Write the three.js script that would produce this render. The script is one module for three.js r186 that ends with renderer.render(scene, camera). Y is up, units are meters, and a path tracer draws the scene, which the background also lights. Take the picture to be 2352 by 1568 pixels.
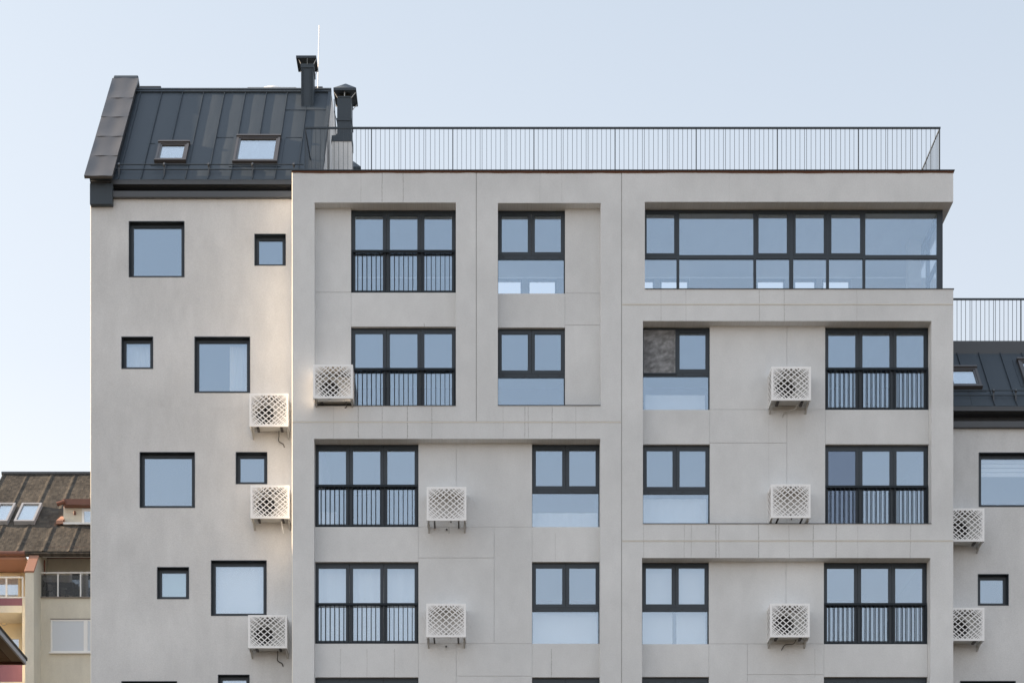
import * as THREE from 'three';
import { mergeGeometries } from 'three/addons/utils/BufferGeometryUtils.js';
import { RoundedBoxGeometry } from 'three/addons/geometries/RoundedBoxGeometry.js';

// ---------------------------------------------------------------- camera, sky, sun, exposure
const scene = new THREE.Scene();
// Elevation drawing of the facade: 92 drawing units per metre on the plane z = 0.
const K = 92, DIST = 42, XC = 1110, YH = 2750, EYE = 1.7;
const ex = (u, z = 0) => (u - XC) / K * (DIST - z) / DIST;
const ey = (v, z = 0) => EYE + (YH - v) / K * (DIST - z) / DIST;

const camera = new THREE.PerspectiveCamera(2 * Math.atan(784 / (K * DIST)) * 180 / Math.PI, 2352 / 1568, 0.5, 3000);
camera.position.set(0, EYE, DIST);
camera.lookAt(0, EYE, 0);
camera.setViewOffset(2352, 1568, 1176 - XC, 784 - YH, 2352, 1568);   // shifted lens: verticals stay parallel

const SUN_EL = 16.8 * Math.PI / 180, SUN_BACK = 4.2 * Math.PI / 180;
const sunDir = new THREE.Vector3(-Math.cos(SUN_EL) * Math.cos(SUN_BACK), Math.sin(SUN_EL), -Math.cos(SUN_EL) * Math.sin(SUN_BACK));

const EXPOSURE = 4.2;
{ // clear hazy evening sky: pale near the horizon, bluer higher up, a wide glow round the sun
  const W = 1024, H = 512, data = new Float32Array(W * H * 4), d = new THREE.Vector3();
  const stops = [[0, [1.3, 1.29, 1.27]], [8, [1.08, 1.09, 1.12]], [17, [0.85, 0.87, 0.915]], [26, [0.60, 0.685, 0.80]], [36, [0.475, 0.575, 0.71]], [55, [0.45, 0.58, 0.77]], [90, [0.38, 0.52, 0.75]]];
  for (let j = 0; j < H; j++) {
    const el = (j + 0.5) / H * Math.PI - Math.PI / 2, deg = Math.max(0, el * 180 / Math.PI);
    let k = 0; while (k < stops.length - 2 && deg > stops[k + 1][0]) k++;
    const f = Math.min(1, (deg - stops[k][0]) / (stops[k + 1][0] - stops[k][0]));
    for (let i = 0; i < W; i++) {
      const az = ((i + 0.5) / W - 0.5) * 2 * Math.PI, o = (j * W + i) * 4;
      d.set(Math.cos(el) * Math.cos(az), Math.sin(el), Math.cos(el) * Math.sin(az));
      const g = Math.acos(Math.min(1, Math.max(-1, d.dot(sunDir)))) * 180 / Math.PI;
      const glow = 1.25 * Math.exp(-g / 38) + 1.6 * Math.exp(-g / 9), low = el < 0 ? Math.max(0.35, 1 + el * 3) : 1;
      const warm = [1.06, 1.0, 0.90];
      for (let c = 0; c < 3; c++) data[o + c] = ((stops[k][1][c] * (1 - f) + stops[k + 1][1][c] * f) + glow * warm[c]) * low / EXPOSURE;
      data[o + 3] = 1;
    }
  }
  const sky = new THREE.DataTexture(data, W, H, THREE.RGBAFormat, THREE.FloatType);
  sky.mapping = THREE.EquirectangularReflectionMapping; sky.magFilter = sky.minFilter = THREE.LinearFilter;
  sky.wrapS = THREE.RepeatWrapping; sky.needsUpdate = true;
  scene.background = sky; scene.environment = sky;
}
const sun = new THREE.DirectionalLight(new THREE.Color().setRGB(1.0, 0.75, 0.51), 3.8);
sun.name = 'sun'; sun.position.copy(sunDir).multiplyScalar(120).add(new THREE.Vector3(0, 15, 0)); sun.target.position.set(0, 15, 0);
sun.castShadow = true; sun.shadow.mapSize.set(4096, 4096); sun.shadow.radius = 1;
Object.assign(sun.shadow.camera, { left: -60, right: 60, top: 60, bottom: -40, near: 1, far: 300 });
scene.add(sun, sun.target);

const renderer = new THREE.WebGLRenderer({ antialias: true });
renderer.setSize(1024, 682);
renderer.toneMapping = THREE.LinearToneMapping; renderer.toneMappingExposure = EXPOSURE;
renderer.shadowMap.enabled = true; renderer.shadowMap.type = THREE.PCFSoftShadowMap;

// ---------------------------------------------------------------- helpers
let seed = 7;
const rnd = () => { seed = (seed * 1664525 + 1013904223) >>> 0; return seed / 4294967296; };
const lerp = (a, b, t) => a + (b - a) * t;
function hash(x, y) { let h = (x * 374761393 + y * 668265263) | 0; h = Math.imul(h ^ (h >>> 13), 1274126177); return ((h ^ (h >>> 16)) >>> 0) / 4294967296; }
function vnoise(x, y, p) { // value noise, period p
  const xi = Math.floor(x), yi = Math.floor(y), fx = x - xi, fy = y - yi, m = (a) => ((a % p) + p) % p;
  const u = fx * fx * (3 - 2 * fx), v = fy * fy * (3 - 2 * fy);
  return lerp(lerp(hash(m(xi), m(yi)), hash(m(xi + 1), m(yi)), u), lerp(hash(m(xi), m(yi + 1)), hash(m(xi + 1), m(yi + 1)), u), v);
}
const fbm = (x, y, p, o) => { let s = 0, a = 0.5, n = 0; for (let i = 0; i < o; i++) { s += a * vnoise(x, y, p); n += a; x = x * 2 + 17; y = y * 2 + 5; p *= 2; a *= 0.5; } return s / n; };

function uvMetres(g) { // texture coordinates in metres, seen along the face's main axis
  const p = g.attributes.position, n = g.attributes.normal, uv = new Float32Array(p.count * 2);
  for (let i = 0; i < p.count; i++) {
    const ax = Math.abs(n.getX(i)), ay = Math.abs(n.getY(i)), az = Math.abs(n.getZ(i));
    if (az >= ax && az >= ay) { uv[2 * i] = p.getX(i); uv[2 * i + 1] = p.getY(i); }
    else if (ax >= ay) { uv[2 * i] = p.getZ(i); uv[2 * i + 1] = p.getY(i); }
    else { uv[2 * i] = p.getX(i); uv[2 * i + 1] = p.getZ(i); }
  }
  g.setAttribute('uv', new THREE.BufferAttribute(uv, 2));
  return g;
}
const bx = (x0, x1, y0, y1, z0, z1) => new THREE.BoxGeometry(Math.abs(x1 - x0), Math.abs(y1 - y0), Math.abs(z1 - z0)).translate((x0 + x1) / 2, (y0 + y1) / 2, (z0 + z1) / 2);
const rbx = (x0, x1, y0, y1, z0, z1, r = 0.01) => new RoundedBoxGeometry(Math.abs(x1 - x0), Math.abs(y1 - y0), Math.abs(z1 - z0), 2, r).translate((x0 + x1) / 2, (y0 + y1) / 2, (z0 + z1) / 2);
function bar(a, b, w, h = w) { // square bar between two points
  const A = new THREE.Vector3(...a), B = new THREE.Vector3(...b), L = A.distanceTo(B);
  return new THREE.BoxGeometry(w, h, L).applyMatrix4(new THREE.Matrix4().lookAt(A, B, Math.abs(B.y - A.y) > 0.99 * L ? new THREE.Vector3(1, 0, 0) : new THREE.Vector3(0, 1, 0))).translate((A.x + B.x) / 2, (A.y + B.y) / 2, (A.z + B.z) / 2);
}
const rod = (a, b, r, n = 8) => { const A = new THREE.Vector3(...a), B = new THREE.Vector3(...b); return new THREE.CylinderGeometry(r, r, A.distanceTo(B), n).applyQuaternion(new THREE.Quaternion().setFromUnitVectors(new THREE.Vector3(0, 1, 0), B.clone().sub(A).normalize())).translate((A.x + B.x) / 2, (A.y + B.y) / 2, (A.z + B.z) / 2); };
const tube = (pts, r, n = 24) => new THREE.TubeGeometry(new THREE.CatmullRomCurve3(pts.map((p) => new THREE.Vector3(...p))), n, r, 6);
function poly(pts, holes, z0, z1) { // prism of an outline in x, y
  const s = new THREE.Shape(pts.map((p) => new THREE.Vector2(...p)));
  for (const h of holes) s.holes.push(new THREE.Path(h.map((p) => new THREE.Vector2(...p))));
  return new THREE.ExtrudeGeometry(s, { depth: z1 - z0, bevelEnabled: false }).translate(0, 0, z0);
}
const rect = (x0, x1, y0, y1) => [[x0, y0], [x1, y0], [x1, y1], [x0, y1]];
const hrect = (x0, x1, y0, y1) => [[x0, y0], [x0, y1], [x1, y1], [x1, y0]];
const merge = (gs) => gs.length === 1 ? gs[0] : mergeGeometries(gs.map((g) => { const n = g.index ? g.toNonIndexed() : g; for (const k of Object.keys(n.attributes)) if (!['position', 'normal', 'uv'].includes(k)) n.deleteAttribute(k); return n; }));
function mesh(name, gs, mat, parent) {
  const g = uvMetres(merge(Array.isArray(gs) ? gs : [gs]));
  const m = new THREE.Mesh(g, mat); m.name = name; m.castShadow = m.receiveShadow = true;
  if (parent) parent.add(m);
  return m;
}
const taken = {};
const numbered = (n) => { const k = (taken[n] = (taken[n] ?? -1) + 1); return k ? `${n}_${String(k).padStart(3, '0')}` : n; };
function thing(name, label, category, pos = [0, 0, 0], group) {
  const o = new THREE.Group(); o.name = numbered(name); o.position.set(...pos); o.userData = { label, category };
  if (group) o.userData.group = group;
  scene.add(o); return o;
}
function structure(name, gs, mat) { const m = mesh(name, gs, mat, scene); m.userData.kind = 'structure'; return m; }
const part = (name, parent) => { const o = new THREE.Group(); o.name = name; parent.add(o); return o; };

// ---------------------------------------------------------------- textures and materials
function dataTex(n, fn, repeatMetres, srgb) {
  const a = new Uint8Array(n * n * 4);
  for (let j = 0; j < n; j++) for (let i = 0; i < n; i++) { const c = fn(i / n, j / n), o = (j * n + i) * 4; for (let k = 0; k < 3; k++) a[o + k] = Math.max(0, Math.min(255, Math.round(255 * (c.length ? c[k] : c)))); a[o + 3] = 255; }
  const t = new THREE.DataTexture(a, n, n); t.wrapS = t.wrapT = THREE.RepeatWrapping; t.magFilter = THREE.LinearFilter; t.minFilter = THREE.LinearMipmapLinearFilter; t.generateMipmaps = true;
  t.repeat.set(1 / repeatMetres, 1 / repeatMetres); if (srgb) t.colorSpace = THREE.SRGBColorSpace; t.needsUpdate = true; return t;
}
const grain = dataTex(512, (u, v) => 0.6 * vnoise(u * 256, v * 256, 256) + 0.4 * fbm(u * 64, v * 64, 64, 2), 1.7);
const waves = dataTex(256, (u, v) => fbm(u * 6, v * 6, 6, 3), 2.3);
// render coat of the wings: cloudy trowel marks
const mottle = dataTex(1024, (u, v) => { const a = fbm(u * 5, v * 5, 5, 5), b = fbm(u * 40 + 9, v * 12, 40, 3), c = vnoise(u * 512, v * 512, 512), t = 0.94 + 0.1 * (a - 0.5) + 0.05 * (b - 0.5) + 0.05 * (c - 0.5); return [t, t * 0.998, t * 0.994]; }, 7.3, true);

const P = (color, o = {}) => new THREE.MeshStandardMaterial({ color: new THREE.Color().setRGB(...color), roughness: 0.9, ...o });
// facade of the middle block: trowel clouds plus the thin run-off stains under sills and coping, copied where they are
const FX0 = ex(660), FX1 = ex(2200), FY1 = ey(385), FY0 = ey(1600);
const facadeMap = (() => {
  const W = 2048, H = 1616, c = document.createElement('canvas'); c.width = W; c.height = H;
  const g = c.getContext('2d'), im = g.createImageData(W, H);
  for (let j = 0; j < H; j++) for (let i = 0; i < W; i++) {
    const x = i / 123, y = j / 123, t = 0.94 + 0.09 * (fbm(x * 0.7, y * 0.7, 64, 5) - 0.5) + 0.035 * (fbm(x * 5 + 3, y * 2.6, 256, 3) - 0.5) + 0.05 * (hash(i, j) - 0.5), o = (j * W + i) * 4;
    im.data[o] = 255 * t; im.data[o + 1] = 255 * t * 0.998; im.data[o + 2] = 255 * t * 0.993; im.data[o + 3] = 255;
  }
  g.putImageData(im, 0, 0);
  const px = (u) => (ex(u) - FX0) / (FX1 - FX0) * W, py = (v) => (FY1 - ey(v)) / (FY1 - FY0) * H;
  const streak = (u, v0, v1, s) => { // a thin dirty run with broken edges
    let x = px(u);
    for (let y = py(v0); y < py(v1); y += 2) {
      x += (rnd() - 0.5) * 0.35;
      g.fillStyle = `rgba(70,66,60,${s * (0.55 + 0.6 * rnd())})`; g.fillRect(x, y, 1.3 + rnd() * 1.3, 2);
      if (rnd() < 0.35) { g.fillStyle = `rgba(80,76,70,${s * 0.3})`; g.fillRect(x - 2 + rnd() * 4, y, 1.5, 4); }
    }
  };
  for (const [u, s] of [[828, .1], [877, .26], [925, .26], [1240, .05], [1290, .06], [1675, .04]]) streak(u, 394, 464, s);
  for (const [u, s] of [[765, .1], [822, .34], [877, .2], [935, .4], [991, .26], [1155, .12], [1205, .2], [1213, .2], [1268, .24], [1322, .12]]) streak(u, 934, 1006, s);
  for (const [u, s] of [[1518, .12], [1575, .1], [1744, .22], [1801, .22], [1968, .1]]) streak(u, 665, 736, s);
  for (const [u, s] of [[1478, .14], [1572, .14], [1588, .14], [1644, .34], [1651, .22], [1742, .3], [1812, .14], [1868, .3], [1921, .24], [1970, .1], [2092, .2]]) streak(u, 1205, 1280, s);
  for (const [u, v0, v1, s] of [[973, 730, 750, .3], [1276, 1215, 1288, .1], [779, 1482, 1552, .14], [840, 1482, 1552, .12], [904, 1482, 1552, .2], [1267, 1482, 1552, .26], [1876, 1482, 1548, .12], [1770, 945, 1200, .06], [1030, 1200, 1215, .3]]) streak(u, v0, v1, s);
  const t = new THREE.CanvasTexture(c); t.colorSpace = THREE.SRGBColorSpace; t.magFilter = THREE.LinearFilter;
  t.repeat.set(1 / (FX1 - FX0), 1 / (FY1 - FY0)); t.offset.set(-FX0 / (FX1 - FX0), -FY0 / (FY1 - FY0)); t.wrapS = t.wrapT = THREE.ClampToEdgeWrapping;
  return t;
})();
const M = {
  facade: P([0.790, 0.803, 0.815], { map: facadeMap, bumpMap: grain, bumpScale: 0.003 }),
  wing: P([0.757, 0.765, 0.772], { map: mottle, bumpMap: grain, bumpScale: 0.003 }),
  joint: P([0.46, 0.46, 0.45]),
  bead: P([0.86, 0.83, 0.76]),
  frame: P([0.027, 0.038, 0.051], { roughness: 0.42 }),
  roof: new THREE.MeshPhysicalMaterial({ color: new THREE.Color().setRGB(0.067, 0.083, 0.100), roughness: 0.5, specularIntensity: 0.25, bumpMap: waves, bumpScale: 0.004 }),
  bitumen: P([0.070, 0.076, 0.085], { roughness: 0.8, bumpMap: grain, bumpScale: 0.01 }),
  gutter: P([0.075, 0.082, 0.092], { roughness: 0.5 }),
  bars: new THREE.MeshPhysicalMaterial({ color: new THREE.Color().setRGB(0.034, 0.042, 0.051), roughness: 0.85, specularIntensity: 0.15 }),
  rail: P([0.030, 0.042, 0.055], { roughness: 0.5 }),
  white: P([0.91, 0.91, 0.91], { roughness: 0.45 }),
  unit: P([0.47, 0.47, 0.455], { roughness: 0.55 }),
  fan: P([0.045, 0.042, 0.042], { roughness: 0.5 }),
  galv: P([0.45, 0.45, 0.44], { roughness: 0.45, metalness: 0.6 }),
  hose: P([0.10, 0.095, 0.09], { roughness: 0.7 }),
  rust: P([0.13, 0.056, 0.030], { roughness: 0.95, bumpMap: grain, bumpScale: 0.01 }),
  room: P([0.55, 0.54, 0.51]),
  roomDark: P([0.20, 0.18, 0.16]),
  blind: P([0.90, 0.90, 0.87]),
  blindGreen: P([0.42, 0.58, 0.50]),
  screen: P([0.50, 0.51, 0.53], { roughness: 0.8, map: dataTex(256, (u, v) => { const t = 0.68 + 0.42 * (fbm(u * 14 + v * 6, v * 22 - u * 8, 999, 4) - 0.5) + 0.08 * (hash(Math.floor(u * 256), Math.floor(v * 256)) - 0.5); return [t, t, t]; }, 1.6, true) }),
  glass: new THREE.MeshPhysicalMaterial({ color: new THREE.Color().setRGB(0.69, 0.84, 1.0), metalness: 1, roughness: 0.015, transparent: true, opacity: 0.333 }),
  tinted: new THREE.MeshPhysicalMaterial({ color: new THREE.Color().setRGB(0.33, 0.41, 0.54), metalness: 1, roughness: 0.015, transparent: true, opacity: 0.4 }),
  skylightGlass: new THREE.MeshPhysicalMaterial({ color: new THREE.Color().setRGB(0.9, 0.95, 0.97), metalness: 1, roughness: 0.05, transparent: true, opacity: 0.62 }),
  smoked: new THREE.MeshPhysicalMaterial({ color: new THREE.Color().setRGB(0.05, 0.055, 0.06), metalness: 0, roughness: 0.06, transparent: true, opacity: 0.5 }),
  ground: P([0.165, 0.135, 0.098], { map: dataTex(256, (u, v) => { const t = 0.8 + 0.35 * (fbm(u * 8, v * 8, 8, 4) - 0.5); return [t, t, t * 0.97]; }, 9, true) }),
  beige: P([0.72, 0.69, 0.59], { map: mottle, bumpMap: grain, bumpScale: 0.004 }),
  purple: P([0.27, 0.125, 0.16], { map: mottle }),
  terracotta: P([0.36, 0.185, 0.125], { roughness: 0.7 }),
  brownMetal: P([0.17, 0.07, 0.045], { roughness: 0.5 }),
  pvc: P([0.78, 0.78, 0.76], { roughness: 0.4 }),
  cream: P([0.72, 0.60, 0.38], { roughness: 0.5 }),
  greyClad: P([0.36, 0.36, 0.37], { roughness: 0.45 }),
  dark: P([0.03, 0.03, 0.03]),
  asphaltTile: P([1, 1, 1], { roughness: 0.95, bumpMap: dataTex(256, (u, v) => ((v * 8) % 1) * 0.7 + 0.3 * hash(Math.floor(u * 12 + (Math.floor(v * 8) % 2) * 0.5), Math.floor(v * 8)), 1.6), bumpScale: 0.03,
    map: dataTex(512, (u, v) => { const r = Math.floor(v * 40), t = 0.26 + 0.16 * (fbm(u * 10, v * 10, 10, 5) - 0.5) + 0.09 * (hash(Math.floor(u * 60 + (r % 2) * 0.5), r) - 0.5); return [t * 1.05, t * 0.98, t * 0.88]; }, 8, true) }),
  stone: P([0.30, 0.27, 0.24], { map: mottle, bumpMap: grain, bumpScale: 0.02 }),
  timber: P([0.16, 0.105, 0.065], { bumpMap: dataTex(128, (u, v) => fbm(u * 4, v * 40, 40, 3), 1.2), bumpScale: 0.02 }),
};

// ---------------------------------------------------------------- setting
structure('ground', new THREE.CircleGeometry(1500, 64).rotateX(-Math.PI / 2), M.ground);

// ---------------------------------------------------------------- the apartment building
const building = thing('apartment_building', 'grey rendered apartment block with anthracite windows, roof terrace and dark metal mansard wings', 'building');
const XL = ex(670), XR = ex(2190.5), TOP = ey(393), DEEP = -3.45;
const REC = -0.257, WIN = -0.34, WING = -1.0;

// --- front layer: thick picture-frame slabs, separated by joints
const J = 0.011;
const holes = {
  a: [722, 1047, 465, 932], b: [1143.5, 1380, 466, 931.5], c: [721, 1379, 1007.5, 1744],
  e: [1477, 2140.5, 737, 1203], f: [1475, 2138, 1281, 1744],
};
const hr = (h, g = 0) => { const [a, b, c, d] = holes[h]; return hrect(ex(a) - g, ex(b) + g, ey(d) - g, ey(c) + g); };
const BOT = 0;
function frontPanel(x0, x1, y0, y1, h) { return mesh('facade_panel', poly(rect(x0, x1, y0, y1), h ? [hr(h)] : [], -0.30, 0), M.facade, building); }
const XB = ex(1094), XM = ex(1428), Y1 = ey(968), Y2 = ey(698), Y3 = ey(1241);
frontPanel(XL + 0.012, XB - J, Y1 + J, TOP, 'a');
frontPanel(XB + J, XM - J, Y1 + J, TOP, 'b');
frontPanel(XL + 0.012, XM - J, BOT, Y1 - J, 'c');
{ // upper right: a C open towards the glazed corner
  const a = ex(1481.5), t = ey(463.5), b = ey(664);
  mesh('facade_panel', poly([[XM + J, Y2 + J], [XR, Y2 + J], [XR, b], [a, b], [a, t], [XR, t], [XR, TOP], [XM + J, TOP]], [], -0.30, 0), M.facade, building);
}
frontPanel(XM + J, XR, Y3 + J, Y2 - J, 'e');
frontPanel(XM + J, XR, BOT, Y3 - J, 'f');
// joints: a filler set back between the slabs, pale drip edge on the horizontal ones
mesh('joint_strip', [bx(XB - J, XB + J, Y1 + J, TOP - 0.002, -0.29, -0.012)], M.joint, building);
mesh('joint_strip', [bx(XM - J, XM + J, BOT, TOP - 0.002, -0.29, -0.013)], M.joint, building);
for (const [x0, x1, y] of [[XL + 0.012, XM - J, Y1], [XM + J, XR - 0.002, Y2], [XM + J, XR - 0.002, Y3]]) {
  mesh('joint_strip', bx(x0, x1, y - J, y + J, -0.29, -0.014), M.joint, building);
  mesh('drip_edge', bx(x0, x1, y - J - 0.008, y - J + 0.009, -0.012, 0.012), M.bead, building);
}
// rounded corner bead on the free vertical edge
mesh('corner_bead', new THREE.CylinderGeometry(0.016, 0.016, TOP - BOT, 10).translate(XL + 0.016, (TOP + BOT) / 2, -0.014), M.bead, building);
mesh('corner_bead', new THREE.CylinderGeometry(0.014, 0.014, ey(470, WING), 10).translate(ex(207, WING) + 0.011, ey(470, WING) / 2, WING - 0.011), M.bead, building);
// core behind the slabs
{
  const h = [hr('a', 0.01), hr('b', 0.01), hr('c', 0.01), hr('e', 0.01), hr('f', 0.01)];
  const c0 = ex(1481.5) - 0.01, cb = ey(664) - 0.01, ct = ey(463.5) + 0.01, cr = XR - 0.004, cl = XL + 0.03;
  mesh('core_wall', poly([[cl, BOT], [cr, BOT], [cr, cb], [c0, cb], [c0, ct], [cr, ct], [cr, TOP - 0.004], [cl, TOP - 0.004]], h, -0.46, -0.302), M.facade, building);
}
mesh('side_wall', bx(XL, XL + 0.28, BOT, TOP - 0.003, -1.4, -0.303), M.wing, building);
mesh('side_wall', bx(XR - 0.28, XR, BOT, ey(664) - 0.002, -5.6, -0.303), M.wing, building);
mesh('side_wall', bx(XL + 0.02, XL + 0.28, BOT, 27.2, -5.6, -1.401), M.room, building);
mesh('floor_slab', bx(ex(1481), XR - 0.001, ey(664) - 0.3, ey(664) - 0.001, DEEP, -0.461), M.wing, building);
mesh('roof_slab', bx(ex(745), XR, ey(463.5), TOP - 0.003, DEEP, -0.302), M.wing, building);
// coping of the roof terrace with the ragged brown strip under it
mesh('coping', [bx(XL - 0.02, XR + 0.03, TOP, TOP + 0.022, -0.46, 0.035), bx(XR - 0.38, XR + 0.03, TOP, TOP + 0.0215, DEEP, -0.461)], M.rail, building);
{
  const pts = [[XL, TOP - 0.001], [XR + 0.012, TOP - 0.001]], n = 260; let w = 0;
  for (let i = 0; i <= n; i++) { const t = i / n; w = 0.8 * w + (rnd() - 0.5) * 0.008; pts.push([lerp(XR + 0.012, XL, t), TOP - 0.034 - 0.022 * fbm(t * 24, 3, 256, 3) + w * 0.6]); }
  mesh('coping_strip', poly(pts, [], 0.002, 0.014), M.rust, building);
}

// --- windows
const HB = 0.07;
function frameRing(x0, x1, y0, y1, l, r, t, b, z0, z1) { return [bx(x0, x0 + l, y0, y1, z0, z1), bx(x1 - r, x1, y0, y1, z0, z1), bx(x0 + l, x1 - r, y1 - t, y1, z0, z1), bx(x0 + l, x1 - r, y0, y0 + b, z0, z1)]; }
function sash(win, x0, x1, y0, y1, z, w = 0.082, glass = M.glass) {
  const hx = (x0 + x1) / 2, g = merge(frameRing(x0 - hx, x1 - hx, 0, y1 - y0, w, w, w, w, -0.055, 0));
  const s = mesh('sash', [g, ...frameRing(x0 - hx + w - 0.004, x1 - hx - w + 0.004, w - 0.004, y1 - y0 - w + 0.004, 0.012, 0.012, 0.012, 0.012, -0.035, -0.008)], M.frame, win);
  const p = mesh('pane', bx(x0 - hx + w + 0.007, x1 - hx - w - 0.007, w + 0.007, y1 - y0 - w - 0.007, -0.028, -0.016), glass, win);
  for (const o of [s, p]) o.position.set(hx, y0, z);
}
function cloth(name, x0, x1, y0, y1, z, mat, parent, folds = 0) {
  if (!folds) return mesh(name, bx(x0, x1, y0, y1, z - 0.004, z), mat, parent);
  const n = 48, pts = [];
  for (let i = 0; i <= n; i++) pts.push([lerp(x0, x1, i / n), 0.009 * Math.sin(i / n * folds * 6.283) + 0.006 * Math.sin(i * 0.9)]);
  const out = [...pts, ...pts.slice().reverse().map(([a, b]) => [a, b - 0.004])];
  return mesh(name, poly(out, [], 0, y1 - y0).rotateX(-Math.PI / 2).translate(0, y0, z), mat, parent);
}
// three-leaf french window with a railing in front; x, y in drawing units on the recess plane, yt / yb already in metres
function frenchWindow(u0, u1, yt, yb, o = {}) {
  const x0 = ex(u0, REC), x1 = ex(u1, REC), f = 0.012, z = WIN;
  const win = mesh('french_window', frameRing(x0 - 0.02, x1 + 0.02, yb - 0.02, yt + 0.02, 0.03, 0.03, 0.062, 0.04, z - HB, z), M.frame, building);
  if (o.label) win.userData.label = o.label;
  const lw = (x1 - x0 - 2 * f) / 3;
  for (let i = 0; i < 3; i++) sash(win, x0 + f + i * lw + 0.004, x0 + f + (i + 1) * lw - 0.004, yb + 0.022, yt - 0.044, z - 0.006, 0.078, o.tinted === i ? M.tinted : M.glass);
  for (const [a, b, c, d, mat, folds] of o.cloth || []) cloth('curtain', lerp(x0, x1, a), lerp(x0, x1, b), lerp(yb, yt, c), lerp(yb, yt, d), z - 0.24, mat || M.blind, win, folds ?? 5);
  // railing
  const rail = part('balcony_railing', building), yr = yt - 1.055, zr = -0.295;
  mesh('top_rail', rbx(x0 + 0.004, x1 - 0.004, yr - 0.03, yr + 0.03, zr - 0.022, zr + 0.024, 0.006), M.bars, rail);
  mesh('bottom_rail', bx(x0 + 0.004, x1 - 0.004, yb + 0.004, yb + 0.045, zr - 0.018, zr + 0.018), M.bars, rail);
  for (const x of [x0 + 0.024, x1 - 0.024]) mesh('post', bx(x - 0.02, x + 0.02, yb + 0.046, yr - 0.031, zr - 0.02, zr + 0.02), M.bars, rail);
  const n = 22, s = (x1 - x0 - 0.09) / n;
  for (let i = 1; i < n; i++) { const x = x0 + 0.045 + i * s + (rnd() - 0.5) * 0.003; mesh('baluster', bar([x + (rnd() - 0.5) * 0.003, yb + 0.046, zr], [x, yr - 0.031, zr], 0.034, 0.0135), M.bars, rail); }
}
// two casements over a fixed lower pane
function casementWindow(u0, u1, yt, yb, o = {}) {
  const x0 = ex(u0, REC), x1 = ex(u1, REC), f = 0.012, z = WIN, yc = yt - (o.upper ?? 1.14);
  const win = mesh('casement_window', [...frameRing(x0 - 0.02, x1 + 0.02, yb - 0.02, yt + 0.02, 0.03, 0.048, 0.062, 0.034, z - HB, z), bx(x0 + 0.01, x1 - 0.028, yc - 0.075, yc + 0.055, z - HB, z - 0.001)], M.frame, building);
  if (o.label) win.userData.label = o.label;
  const lw = (x1 - x0 - 2 * f) / 2;
  for (let i = 0; i < 2; i++) sash(win, x0 + f + i * lw + 0.004, x0 + f + (i + 1) * lw - 0.004, yc + 0.02, yt - 0.044, z + 0.004, 0.078);
  mesh('pane', bx(x0 + 0.008, x1 - 0.026, yb + 0.012, yc - 0.073, z - 0.034, z - 0.022), M.glass, win);
  for (const t of [0.08, 0.4, 0.6, 0.92]) mesh('drain_cap', rbx(lerp(x0, x1, t) - 0.022, lerp(x0, x1, t) + 0.022, yc - 0.032, yc - 0.022, z - 0.003, z + 0.006, 0.002), M.dark, win);
  for (const [a, b, c, d, mat, folds] of o.cloth || []) cloth('curtain', lerp(x0, x1, a), lerp(x0, x1, b), lerp(yb, yt, c), lerp(yb, yt, d), z - 0.2, mat || M.blind, win, folds ?? 0);
  if (o.screen) { const xs = x0 + f - 0.02, xe = x0 + f + lw + 0.01, y0 = yc - 0.03, y1 = yt - 0.03; mesh('insect_screen', bx(xs + 0.03, xe - 0.03, y0 + 0.03, y1 - 0.03, z + 0.014, z + 0.018), M.screen, win); mesh('screen_frame', frameRing(xs, xe, y0, y1, 0.03, 0.03, 0.03, 0.03, z + 0.006, z + 0.026), M.frame, win); }
}

// --- recessed fields: a backing wall with openings, thin wall panels on it with open joints
const G = 0.006;
function field(h, opens, panels) {
  const [a, b, c, d] = holes[h], rx0 = ex(a), rx1 = ex(b), ry0 = ey(d), ry1 = ey(c);
  const X = (u) => (Math.abs(u - a) < 3 ? rx0 : Math.abs(u - b) < 3 ? rx1 : ex(u, REC)), Y = (v) => (v <= c + 16 ? ry1 : Math.abs(v - d) < 4 ? ry0 : ey(v, REC));
  const R = ([u0, u1, v0, v1]) => [X(u0), X(u1), Y(v1), Y(v0)];
  mesh('recess_wall', poly(rect(rx0 - 0.03, rx1 + 0.03, ry0 - 0.03, ry1 + 0.03), opens.map((o) => { const [x0, x1, y0, y1] = R(o); return hrect(x0 - 0.003, x1 + 0.003, y0 - 0.003, y1 + 0.003); }), -0.455, REC - 0.013), M.facade, building);
  for (const p of panels) {
    const [x0, x1, y0, y1] = R(p), e = (v, lim, s) => Math.abs(v - lim) < 1e-6 ? s * 0.02 : -s * G * (p[4] ?? 1), flush = (u, list, k) => list.some((o) => Math.abs(o[k] - u) < 0.6);
    mesh('wall_panel', bx(x0 - (Math.abs(x0 - rx0) < 1e-6 ? 0.02 : flush(p[0], opens, 1) ? 0 : -G), x1 + (Math.abs(x1 - rx1) < 1e-6 ? 0.02 : flush(p[1], opens, 0) ? 0 : -G), y0 - (Math.abs(y0 - ry0) < 1e-6 ? 0.02 : flush(p[3], opens, 2) ? 0 : -G), y1 + (Math.abs(y1 - ry1) < 1e-6 ? 0.02 : flush(p[2], opens, 3) ? 0 : -G), REC - 0.0125, REC), M.facade, building);
  }
  // metal sill along the foot of the recess
  mesh('sill', bx(rx0 + 0.001, rx1 - 0.001, ry0 + 0.001, ry0 + 0.012, WIN - 0.01, 0.018), M.frame, building);
  return { R, X, Y };
}
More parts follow.
